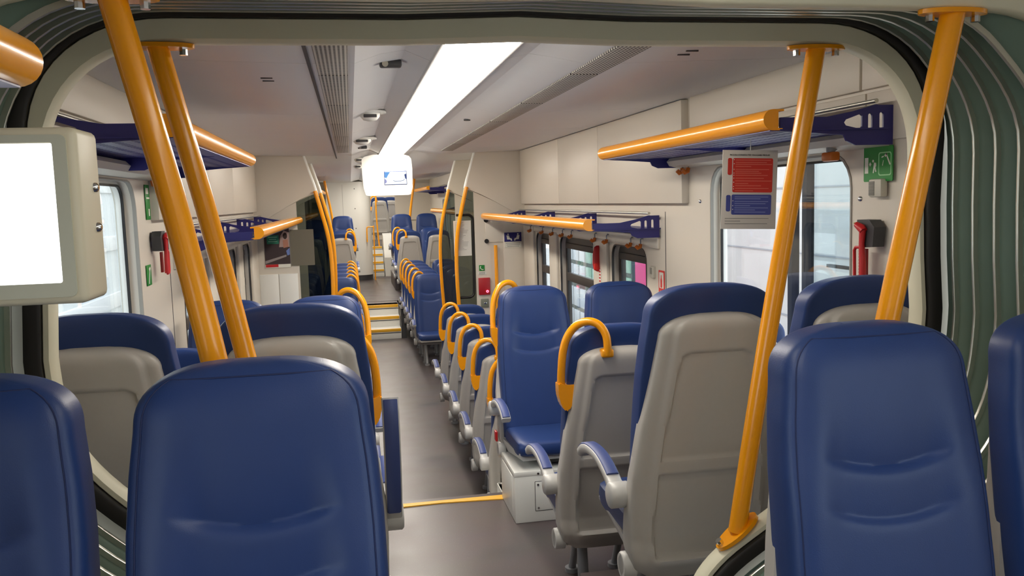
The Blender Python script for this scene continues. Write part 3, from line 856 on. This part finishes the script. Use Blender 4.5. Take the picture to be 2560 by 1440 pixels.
# wall furniture on the right partition
YP = 9.222
t = thing('equipment_door', 'grey cabinet hatch with black locks on the right partition', 'cabinet', (1.12, YP, 1.42))
MB().box((0, 0, 0), (.27, .012, .25), .004).build('hatch', WALL, t)
for dz in (.115, -.11): MB().cyl((-.125, -.004, dz), (-.125, -.016, dz), .024, 16).build('lock', BLACK, t)
MB().box((.075, -.007, .07), (.02, .002, .03)).build('mark', DARKG, t)
t = thing('alarm_box', 'red emergency alarm box with glowing lamp below the green phone sign', 'alarm box', (.955, YP, .82))
MB().box((0, -.004, 0), (.125, .03, .185), .004).build('box', mat('alarm_red', (172, 24, 34), .4), t)
MB().cyl((.03, -.02, -.055), (.03, -.024, -.055), .014, 16).build('lamp', emit('alarm_glow', (1, .12, .2), 5), t)
MB().cyl((.03, -.024, -.055), (.03, -.0255, -.055), .006, 12).build('lamp_centre', RED, t)
t = thing('phone_sign', 'small green sign with white telephone handset above the red alarm box', 'sign', (.935, YP+.004, 1.02))
MB().box((0, 0, 0), (.06, .004, .064)).build('plate', GREEN, t)
MB().tube([(-.012, -.003, .02), (-.018, -.003, 0), (.0, -.003, -.018), (.016, -.003, -.018)], [.006, .004, .004, .006], 8).build('handset_symbol', SIGNW, t)
MB().box((0, 0, -.056), (.09, .003, .03)).build('caption_plate', SIGNW, t)
for k in range(2): MB().box((0, -.002, -.05-.012*k), (.07, .001, .004)).build('caption_lines', DARKG, t)
t = thing('wall_socket', 'small square grey socket plate below the red alarm box', 'socket', (.955, YP, .635))
MB().box((0, 0, 0), (.085, .016, .095), .005).build('plate', mat('socket_grey', (120, 124, 112), .5), t)
MB().box((.005, -.010, 0), (.03, .008, .018), .003).build('latch', CHROME, t)
o = pole('short vertical orange bar on the right partition beside the cabinet hatch', [(1.085, 9.17, 1.265), (1.085, 9.17, .9), (1.085, 9.17, .3), (1.085, 9.17, LOW)], .019)
trim(MB().box((1.30, 9.222, .50), (.245, .018, 2.05), .004), WALL)
t = thing('priority_seat_sign', 'dark blue priority seat sign with two seated white figures beside the orange bar', 'sign', (1.285, 9.211, 1.345))
MB().box((0, 0, 0), (.19, .004, .10), .001).build('plate', NAVY, t)
for dx, k in ((-.045, 1), (.047, -1)):
    m = MB()
    m.plate([(dx-.008*k+p, q+.030) for p, q in ell(0, 0, .009, .009)], YW, -.0025, -.0035)
    m.plate([(dx+k*p, q) for p, q in [(-.026, .018), (.002, .018), (.010, -.010), (.030, -.014), (.036, -.040), (.022, -.040), (.016, -.026), (-.018, -.026)]], YW, -.0025, -.0035)
    m.build('seated_figure_symbol', SIGNW, t)
MB().box((0, 0, -.083), (.185, .003, .06)).build('caption_plate', SIGNW, t)
m = MB()
for k in range(3): m.box((0, -.002, -.067-.017*k), (.16-.015*k, .001, .006))
m.build('caption_lines', mat('print_grey', (150, 148, 142), .7), t)
# poster and cupboard on the left partition
t = thing('advert_poster', 'dark photographic poster with green panel and red strip on left partition', 'poster', (-1.205, YP+.004, 1.35))
PW = .255
MB().box((0, 0, 0), (PW, .004, .40)).build('paper', mat('poster_dark', (62, 48, 50), .6), t)
MB().box((0, -.0005, -.215), (PW, .0045, .035)).build('white_strip', SIGNW, t)
MB().box((-.06, -.0012, -.212), (PW*.5, .0045, .028)).build('red_strip', RED, t)
MB().box((-.04, -.0022, .06), (.12, .004, .09)).build('green_panel', mat('poster_green', (36, 120, 96), .6), t)
m = MB()
for k in range(3): m.box((-.04, -.0046, .085-.022*k), (.09-.02*(k % 2), .001, .007))
m.build('panel_lines', mat('poster_mint', (150, 205, 180), .6), t)
MB().plate([(.02, -.02), (.04, .1), (.075, .15), (.125, .13), (.125, -.02)], YW, -.0035, -.0025).build('pale_area', mat('poster_pale', (176, 150, 142), .6), t)
MB().plate(ell(.085, .095, .022, .034), YW, -.0045, -.0036).build('dark_patch', mat('poster_hair', (50, 30, 26), .6), t)
MB().plate([(.06, .05), (.11, .06), (.115, -.02), (.065, -.03)], YW, -.0055, -.0046).build('skin_patch', mat('poster_skin', (176, 122, 100), .6), t)
MB().plate([(.09, -.06), (.125, -.03), (.125, -.1), (.10, -.11)], YW, -.0055, -.0046).build('blue_patch', mat('poster_blue', (110, 130, 190), .6), t)
MB().plate([(-.125, -.16), (.09, -.10), (.09, -.12), (-.125, -.19)], YW, -.0035, -.0026).build('pale_stripe', mat('poster_stripe', (150, 140, 138), .6), t)
t = thing('wall_cupboard', 'white cupboard doors below the poster on the left partition', 'cupboard', (-1.205, YP+.004, .45))
for dx in (-.098, .098): MB().box((dx, 0, 0), (.19, .014, 1.2), .003).build('door', WHITE, t)

# ------------------------------------------------------------------ screens
t = thing('video_screen', 'hanging pale video screen with small lit picture below the ceiling light', 'video screen', (-.04, 9.05, 2.25))
pts = [(-.255, -.34), (-.265, -.15), (-.262, -.05), (-.235, -.02), (-.15, 0), (.15, 0), (.22, -.02), (.242, -.05), (.25, -.15), (.245, -.34), (.225, -.412), (.20, -.42), (-.21, -.42), (-.235, -.412)]
m = MB(); m.plate(pts, YW, -.05, .06); bmesh.ops.bevel(m.bm, geom=[e for e in m.bm.edges if abs(e.verts[0].co.y-e.verts[1].co.y) < 1e-6 and len(e.link_faces) == 2 and e.calc_face_angle(0) > 1.2], offset=.012, segments=2, affect='EDGES')
m.build('housing', WHITE, t, 40)
sc = MB().box((.074, -.051, -.243), (.232, .004, .14), .001).build('screen_border', mat('screen_navy', (30, 50, 110), .4), t)
MB().box((.074, -.0535, -.243), (.222, .002, .128)).build('lit_picture', emit('screen_lit', (.86, .93, 1.0), 1.6), sc)
MB().plate([(-.037, -.182), (.02, -.182), (.0, -.21), (-.02, -.245), (-.037, -.235)], YW, -.0552, -.0546).build('blue_shape', emit('screen_blue', (.18, .42, .85), 1.0), sc)
MB().plate([(-.037, -.25), (-.02, -.26), (-.015, -.285), (-.037, -.30)], YW, -.0552, -.0546).build('violet_shape', emit('screen_violet', (.45, .45, .75), .9), sc)
MB().plate([(.165, -.21), (.184, -.2), (.184, -.26), (.172, -.25)], YW, -.0552, -.0546).build('dark_shape', emit('screen_dark', (.05, .07, .2), 1), sc)
MB().tube([(.05, -.055, -.268), (.07, -.055, -.278), (.12, -.055, -.276), (.155, -.055, -.27), (.165, -.055, -.255)], .0025, 6).build('dark_line', emit('screen_dark', (.05, .07, .2), 1), sc)
MB().box((-.04+.04, 0, .02), (.2, .08, .06)).build('ceiling_mount', WHITE, t)
# near screen on the left
t = thing('video_screen', 'large cream monitor with blank white display at the left edge', 'video screen', (-1.04, 1.45, 1.745))
w2, h2 = .19, .137
m = MB(); m.box((0, .05, 0), (2*w2, .12, 2*h2), .012, 3); m.build('housing', mat('monitor_cream', (214, 206, 182), .45), t)
MB().plate(rrect(-w2+.02, -h2+.012, w2-.014, h2-.012, .01), YW, -.013, -.0095, [rrect(-w2+.035, -h2+.034, w2-.034, h2-.024, .004)]).build('bezel', mat('monitor_bezel', (196, 196, 178), .45), t)
MB().box((0, -.0095, .003), (2*w2-.066, .002, 2*h2-.056)).build('display', emit('display_white', (1, 1, .98), 2.2), t)
for z_ in (.045, -.02): MB().tube([(w2-.001, .07, z_), (w2+.004, .07, z_), (w2+.007, .07, z_)], [.0085, .0075, .004], 12).build('screw', CHROME, t)
MB().box((-.05, .15, 0), (.12, .09, .12), .01).build('wall_mount', DARKG, t)

# ------------------------------------------------------------------ hanging leaflet on the right
MP = Matrix.Translation((1.045, 3.05, 1.76)) @ Matrix.Rotation(math.radians(-4), 4, 'Z') @ Matrix.Rotation(math.radians(1.2), 4, 'Y')
t = thing('hanging_notice', 'white notice card with red and blue text panels hanging below the right rack', 'notice', (1.045, 3.05, 1.76))
t.rotation_euler = (0, math.radians(2), math.radians(-6))
PW, PH = .213, .296
MB().box((0, 0, 0), (PW, .003, PH), .001).build('card', mat('card_grey', (212, 206, 196), .6), t)
def pan(x0, x1, z0, z1, m, nm):
    return MB().plate(rrect(x0, z0, x1, z1, .006), YW, -.0026, -.0015).build(nm, m, t)
RP = mat('panel_red', (206, 48, 34), .55); BP = mat('panel_blue', (66, 76, 148), .55)
RL = mat('panel_red_text', (222, 110, 92), .55); BL_ = mat('panel_blue_text', (128, 138, 190), .55)
pan(-.066, .088, -.010, .118, RP, 'red_panel'); pan(-.086, -.070, .055, .118, RP, 'red_tab')
pan(-.068, .086, -.094, -.018, BP, 'blue_panel'); pan(-.089, -.072, -.082, -.020, BP, 'blue_tab')
m = MB(); md = MB()
for k, zz in enumerate([.111, .102, .095, .087, .076, .069, .062, .054, .043, .033, .023, .015, .005, -.004]):
    wd = (.135, .12, .14, .06, .13, .09, .10, .125, .11, .14, .05, .10, .13, .07)[k]
    m.box((-.056+wd/2, -.0029, zz), (wd, .0006, .0028))
for zz in (.112, .097, .076, .062, .054, .043, .028, .012, .003): md.box((-.062, -.0029, zz), (.003, .0006, .003))
m.build('red_panel_print', RL, t); 
m = MB()
for k, zz in enumerate([-.027, -.034, -.044, -.052, -.060, -.068, -.076, -.084]):
    wd = (.13, .10, .13, .12, .06, .13, .08, .12)[k]
    m.box((-.056+wd/2, -.0029, zz), (wd, .0006, .0028))
for zz in (-.042, -.06, -.074): md.box((-.063, -.0029, zz), (.003, .0006, .003))
m.build('blue_panel_print', BL_, t); md.build('bullet_marks', SIGNW, t)
letters('PICCOLI CONSIGLI PER VIAGGIARE MEGLIO', .0092, mat('print_dark', (70, 66, 64), .6), t, Matrix.Translation((-.002, -.0022, .1295)) @ Matrix.Rotation(PI/2, 4, 'X') @ Matrix.Diagonal((.86, 1, 1, 1)))
m = MB()
for k, wd in enumerate((.17, .06, .165)): m.box((-.092+wd/2, -.002, -.108-.010*k), (wd, .0008, .0026))
m.build('footnote_lines', mat('print_grey', (150, 148, 142), .7), t)
MB().tube([(0, 0, PH/2-.005), (0, 0, PH/2+.041)], .0012, 6).build('hanging_string', SIGNW, t)

# ------------------------------------------------------------------ signs and fittings on the side walls
def exit_sign(s, y, z, label):
    t = thing('exit_sign', label, 'sign', (s*(WX-.012), y, z))
    q = -s
    MB().plate(rrect(-.085, -.062, .085, .062, .006), lambda u, v, w: (q*w, u, v), 0, .003).build('plate', GREEN, t)
    f = lambda u, v, w: (q*w, -s*u*-1*s, v)
    g = lambda u, v, w: (q*w, -u, v)    # u to the right as seen from the aisle on the right wall
    m = MB(); m.plate([(-.078, -.032), (-.057, -.032), (-.057, .024), (-.078, .024)], g, .003, .0036).build('door_symbol', SIGNW, t)
    m = MB(); m.plate([(-.052, 0), (-.046, .008), (-.038, 0), (-.046, -.008)], g, .003, .0036).build('arrow_symbol', SIGNW, t)
    m = MB(); m.plate(ell(-.028, .011, .005, .005, 10), g, .003, .0036)
    m.plate([(-.022, .006), (-.010, .004), (-.009, -.006), (-.014, -.012), (-.008, -.027), (-.014, -.028), (-.019, -.014), (-.024, -.032), (-.029, -.031), (-.025, -.010)], g, .003, .0036).build('running_figure', SIGNW, t)
    m = MB(); m.plate(rrect(.004, -.042, .078, .040, .010), g, .003, .0036, [rrect(.008, -.038, .074, .036, .008)]).build('window_outline', mat('sign_pale_green', (150, 205, 150), .5), t)
    m = MB(); m.plate([(.045, .034), (.05, .036), (.074, -.004), (.068, -.006)], g, .003, .0036); m.plate([(.038, .028), (.05, .038), (.054, .03), (.044, .022)], g, .003, .0036)
    m.plate([(.022, .024), (.034, .027), (.034, .023), (.022, .02)], g, .003, .0036); m.plate([(.026, -.006), (.032, .012), (.034, .011), (.029, -.008)], g, .003, .0036)
    m.build('hammer_symbol', SIGNW, t)
    return t
exit_sign(1, 2.785, 1.837, 'green emergency exit sign with running figure, beside the right poles')
t = thing('wall_speaker', 'small cream slatted speaker grille below the right green exit sign', 'speaker', (WX-.01, 2.785, 1.752))
MB().box((-.01, -.01, 0), (.03, .075, .065), .008).build('housing', mat('grille_cream', (198, 194, 180), .5), t)
m = MB()
for k in range(12): m.box((-.026, .004, -.024+.0042*k), (.003, .032, .002))
m.build('slats', DARKG, t)
def hammer(s, y, z, label):
    t = thing('emergency_hammer', label, 'emergency hammer', (s*(WX-.01), y, z))
    X = lambda d: -s*d
    m = MB(); q = -1 if s > 0 else 1
    pr = [(-.045, .085), (.03, .085), (.058, .06), (.05, -.01), (-.015, -.015), (-.02, .04), (-.05, .055)]
    m.plate([(-a, b) for a, b in pr], lambda u, v, w: (X(w), u, v), 0, .045)
    m.build('bracket', DARKG, t)
    m = MB(); m.tube([(X(.055), .032, .068), (X(.055), .0, .055), (X(.055), -.012, .045)], [.011, .016, .014], 14)
    m.tube([(X(.055), -.005, .05), (X(.055), .0, .0), (X(.055), -.006, -.06), (X(.055), -.008, -.125)], [.012, .010, .012, .013], 12)
    h = m.build('hammer', RED, t)
    MB().tube([(X(.055), .032, .068), (X(.055), .045, .074)], [.010, .004], 12).build('brass_tip', mat('brass', (190, 160, 70), .25, metal=1), h)
    g = MB(); g.tube([(X(.055), -.004, -.012), (X(.055), .036, -.014), (X(.055), .045, -.025), (X(.055), .043, -.115), (X(.055), .036, -.127), (X(.055), -.006, -.128)], .006, 8)
    g.build('hand_guard', RED, h)
    k = MB(); k.plate([(.012, -.02), (.044, -.02), (.044, -.122), (.012, -.122)], lambda u, v, w: (X(w), u, v), .02, .03).build('seal_plate', mat('dark_red', (150, 22, 26), .45), t)
    kk = MB()
    for i in range(9): kk.box((X(.055), .006, -.026-.011*i), (.008, .012, .004))
    kk.build('grip_teeth', RED, h)
    return t
hammer(1, 2.80, 1.555, 'red emergency hammer in dark bracket beside the right orange poles')
hammer(-1, 4.55, 1.56, 'red emergency hammer in grey bracket on the left wall beside the window')
o = MB().plate([(2.655, 1.463), (2.63, 1.478), (2.63, 1.448)], XW, WX-.003, WX+.002).build('arrow_sticker', GREEN); tag(o, 'small green arrow sticker left of the right gangway frame', 'sticker')
o = MB().box((WX-.002, 2.80, 1.405), (.003, .05, .02)).build('green_sticker', GREEN); tag(o, 'green sticker just below the right emergency hammer', 'sticker')
t = thing('exit_sign', 'tall green emergency sign on the left wall above the hammer', 'sign', (-WX+.004, 4.50, 1.79))
MB().box((0, 0, 0), (.003, .09, .17), .001).build('plate', GREEN, t)
MB().box((.002, -.01, .055), (.002, .05, .03)).build('white_patch', SIGNW, t); MB().box((.002, 0, .02), (.002, .06, .008)).build('white_patch', SIGNW, t)
MB().box((.002, .01, -.05), (.002, .02, .035)).build('white_patch', SIGNW, t)
t = thing('hammer_sign', 'small green sign with white hammer symbol below the left hammer', 'sign', (-WX+.004, 4.42, 1.437))
MB().box((0, 0, 0), (.003, .095, .10), .001).build('plate', GREEN, t)
MB().plate([(-.02, -.04), (-.01, -.042), (.018, .02), (.03, .03), (.022, .04), (-.005, .03), (.006, .018)], lambda u, v, w: (w, u, v), .0015, .003).build('hammer_symbol', SIGNW, t)
for y, z, l in ((2.91, 1.714, 'right of the large window'), (4.4, 1.71, 'left of the large window')):
    o = MB().tube([(WX+.001, y, z), (WX-.006, y, z), (WX-.009, y, z)], [.011, .009, .005], 14).build('wall_bolt', CHROME); tag(o, 'small chrome bolt on the wall, %s' % l, 'bolt')
t = thing('window_hammer', 'long red window hammer on the wall post between right lower windows', 'emergency hammer', (WX-.035, 6.27, 1.287))
m = MB(); m.tube([(0, 0, .098), (0, 0, .085), (0, .01, .03), (0, .01, -.04), (0, .0, -.085), (0, 0, -.098)], [.012, .03, .04, .042, .034, .012], 16, .55); m.build('body', RED, t)
MB().box((-.02, .0, -.06), (.03, .045, .05), .01).build('handle', mat('bright_red', (226, 40, 30), .35), t)
t = thing('warning_label', 'vertical red and white label below the red window hammer', 'label', (WX-.03, 6.24, 1.13))
MB().box((0, 0, 0), (.003, .05, .15)).build('sticker', SIGNW, t)
m = MB()
for k in range(6): m.box((-.002, 0, .06-.024*k), (.002, .036, .012))
m.build('red_marks', RED, t)
t = thing('extinguisher_sign', 'red outlined bottle sign on white right wall beside the blue window seat', 'sign', (WX-.002, 5.0, 1.2))
MB().plate(rrect(-.05, -.12, .05, .09, .006), lambda u, v, w: (-w, u, v), 0, .002).build('plate', mat('sign_red', (222, 60, 54), .5), t)
MB().plate(rrect(-.036, -.02, .036, .078, .006), lambda u, v, w: (-w, u, v), .002, .003).build('white_field', SIGNW, t)
MB().plate([(-.014, -.015), (.014, -.015), (.014, .03), (.006, .045), (.004, .062), (-.004, .062), (-.006, .045), (-.014, .03)], lambda u, v, w: (-w, u, v), .003, .004).build('bottle_symbol', mat('sign_red', (222, 60, 54), .5), t)
m = MB()
for k in range(3): m.box((-.003, -.02+.02*k, -.07), (.002, .006, .07))
m.build('white_lines', SIGNW, t)
t = thing('thermostat', 'small cream vented sensor on the right wall left of the red sign', 'sensor', (WX-.008, 5.14, 1.27))
MB().box((0, 0, 0), (.022, .055, .075), .006).build('housing', mat('grille_cream', (198, 194, 180), .5), t)
MB().box((-.012, .004, .008), (.004, .03, .04)).build('vent', mat('vent_grey', (150, 146, 136), .6), t)

# ------------------------------------------------------------------ far end of the car
struct('wall_end', MB().plate([(-1.5, LOW), (.03, LOW), (.03, 2.03), (.60, 2.03), (.60, LOW), (1.5, LOW), (1.5, 2.4), (-1.5, 2.4)], YW, YEND, YEND+.1), WALL)
t = thing('end_cabinet', 'white rounded end wall cabinet left of the far doorway', 'cabinet', (-.35, YEND-.36, 0))
m = MB(); pts = [(-.62, .3), (-.62, 0), (.1, 0)]+[(.1+.27*math.sin(a), .27-.27*math.cos(a)) for a in [PI/2*k/8 for k in range(1, 9)]]+[(.37, .3)]
m.plate(pts, ZW, .12, 2.26).build('cabinet_body', WHITE, t, 40)
m = MB(); m.plate([(x*.98, y+.01) for x, y in pts], ZW, 0, .12).build('plinth', DARKG, t, 40)
m = MB()
for z_ in (.3, .75, 1.2, 1.65, 2.1): m.cyl((.02, 0, z_), (.02, -.006, z_), .012, 10)
m.build('screws', DARKG, t)
MB().box((-.25, -.002, 1.1), (.006, .004, 2.2)).build('seam', LGREY, t)
pole('orange inverted U handrail beside the far doorway', [(-.09, YEND-.42, .88), (-.09, YEND-.42, 1.15), (-.085, YEND-.42, 1.2), (-.06, YEND-.42, 1.222), (.04, YEND-.42, 1.225), (.062, YEND-.42, 1.21), (.065, YEND-.42, 1.15), (.055, YEND-.42, .002)], .014, None, None, None, 'handrail', 'handrail')
for s in (-1, 1):
    pole('far orange pole above the farthest seat, %s of the aisle' % SD[s], [(s*.95, 18.75, 2.26), (s*.90, 18.75, 1.95), (s*.83, 18.75, 1.5), (s*.80, 18.75, 1.0), (s*.80, 18.75, .28)], .026, None, None, 'far end poles')
struct('trim_%d' % (tn[0]+1), MB().plate([(.62, 1.35), (1.42, 1.35), (1.42, 2.2), (.62, 2.2)], YW, YEND-.04, YEND+.005), WALL); tn[0] += 1
# carriage beyond the doorway
struct('floor', MB().box((.2, 21.5, -.05), (3.2, 2.1, .1)), FLOOR)
struct('floor', MB().box((.2, 24.0, .63), (3.2, 4.0, .1)), FLOOR)
for nm, x in (('wall_left', -1.45), ('wall_right', 1.85)): struct(nm, MB().box((x, 23.2, 1.4), (.1, 5.6, 3.0)), WALL)
struct('wall_end', MB().box((.2, 26.05, 1.4), (3.4, .1, 3.0)), WALL)
struct('ceiling', MB().box((.2, 23.2, 2.95), (3.4, 5.6, .1)), CEIL)
stairs('stairs', 'four narrow pale steps with yellow edges seen through the far doorway', -.02, .30, 20.9, (.17, .34, .51, .68), (.28, .28, .28, .3), .03, 'stairs', 0)
t = thing('stair_side_panel', 'pale sloping panel beside the far steps', 'panel', (.42, 20.9, 0))
MB().plate([(0, 0), (1.1, 0), (1.1, 1.0), (.6, .95), (0, .45)], lambda u, v, w: (w, u, v), -.1, .12).build('panel', WHITE, t)
seat(.3, 22.6, .68, 1, 'grey seat back with orange handle glimpsed through the far doorway', 'seats in the farther carriage')
seat(.62, 23.6, .68, 1, 'second grey seat back glimpsed through the far doorway', 'seats in the farther carriage', handle=False)
pole('thin orange pole at the top of the far doorway steps', [(.26, 22.0, 2.9), (.21, 22.0, 2.2), (.2, 22.0, 1.4), (.24, 22.0, .68)], .02, None, None, None)
strip('ceiling_light', 'ceiling light in the farther carriage through the doorway', 21.0, 25.5, LM, 2.9)

# ------------------------------------------------------------------ outside
CONC = mat('concrete', (206, 204, 202), .8, noise=.12, nscale=2.2)
struct('ground', MB().box((30, 10, -1.25), (57, 80, .1)), CONC)
struct('ground', MB().box((-30, 10, -1.25), (57, 80, .1)), CONC)
t = thing('concrete_wall', 'pale board-marked concrete wall outside the large right window', 'wall', (5.6, 9.5, -1.2))
MB().box((.1, 0, 2.5), (.2, 14, 5.0)).build('wall', CONC, t)
m = MB()
for k in range(4): m.box((-.006, 0, 1.2+.9*k), (.015, 14, .02))
m.build('joint_lines', mat('concrete_joint', (160, 162, 168), .8), t)
MB().box((-.02, 4.05, 2.75), (.05, .6, .75), .005).build('small_dark_window', mat('outside_dark', (56, 66, 82), .25), t)
t = thing('glass_shelter', 'glazed shelter with grey posts seen through the large right window', 'shelter', (4.6, 8.6, -1.2))
PG = mat('post_grey', (40, 40, 44), .85, spec=.1)
for yy in (.30, .62): MB().box((0, yy, 2.5), (.10, .10, 5.0), .008).build('post', PG, t)
MB().box((0, -.98, 2.5), (.10, .22, 5.0), .008).build('post', mat('post_pale', (206, 204, 222), .5), t)
MB().box((0, -.35, 3.4), (.05, 1.2, .12)).build('header', mat('post_pink', (214, 150, 176), .5), t)
MB().box((.02, -.35, 2.2), (.012, 1.2, 2.6)).build('glass_pane', glass('shelter_glass', (.82, .88, .9), 1.6), t)
m = MB()
for k in range(8): m.box((.25, -.35, .7+.2*k), (.04, 1.3, .035))
m.build('horizontal_rails', PG, t)
t = thing('glass_block_wall', 'grid of pale green glass blocks outside the right lower window', 'glass wall', (4.4, 16.6, -1.2))
MB().box((0, 0, 1.8), (.1, 4.5, 3.6)).build('frame', mat('block_joint', (70, 84, 80), .5), t)
k = 0
for i in range(9):
    for j in range(7):
        k += 1
        MB().box((-.05, -2.0+.5*i, .3+.5*j), (.06, .42, .42), .02).build('glass_block', mat('block_green', (150, 190, 172), .3) if i < 6 else mat('block_white', (214, 220, 230), .3), t)
t = thing('pink_banner', 'bright pink banner outside the right lower window', 'banner', (3.9, 12.35, -1.2))
MB().box((0, 0, 1.9), (.04, .9, 3.2), .005).build('cloth', mat('banner_pink', (222, 60, 130), .6), t)
t = thing('white_hoarding', 'bright white and pale blue wall outside the left windows', 'wall', (-4.2, 12, -1.2))
MB().box((-.1, 0, 2.2), (.2, 26, 4.4)).build('wall', mat('hoarding_blue', (238, 242, 244), .6), t)
for zz in (1.55, 2.45, 3.35): MB().box((.02, 0, zz), (.05, 26, .22), .005).build('white_band', mat('hoarding_white', (250, 250, 250), .6), t)
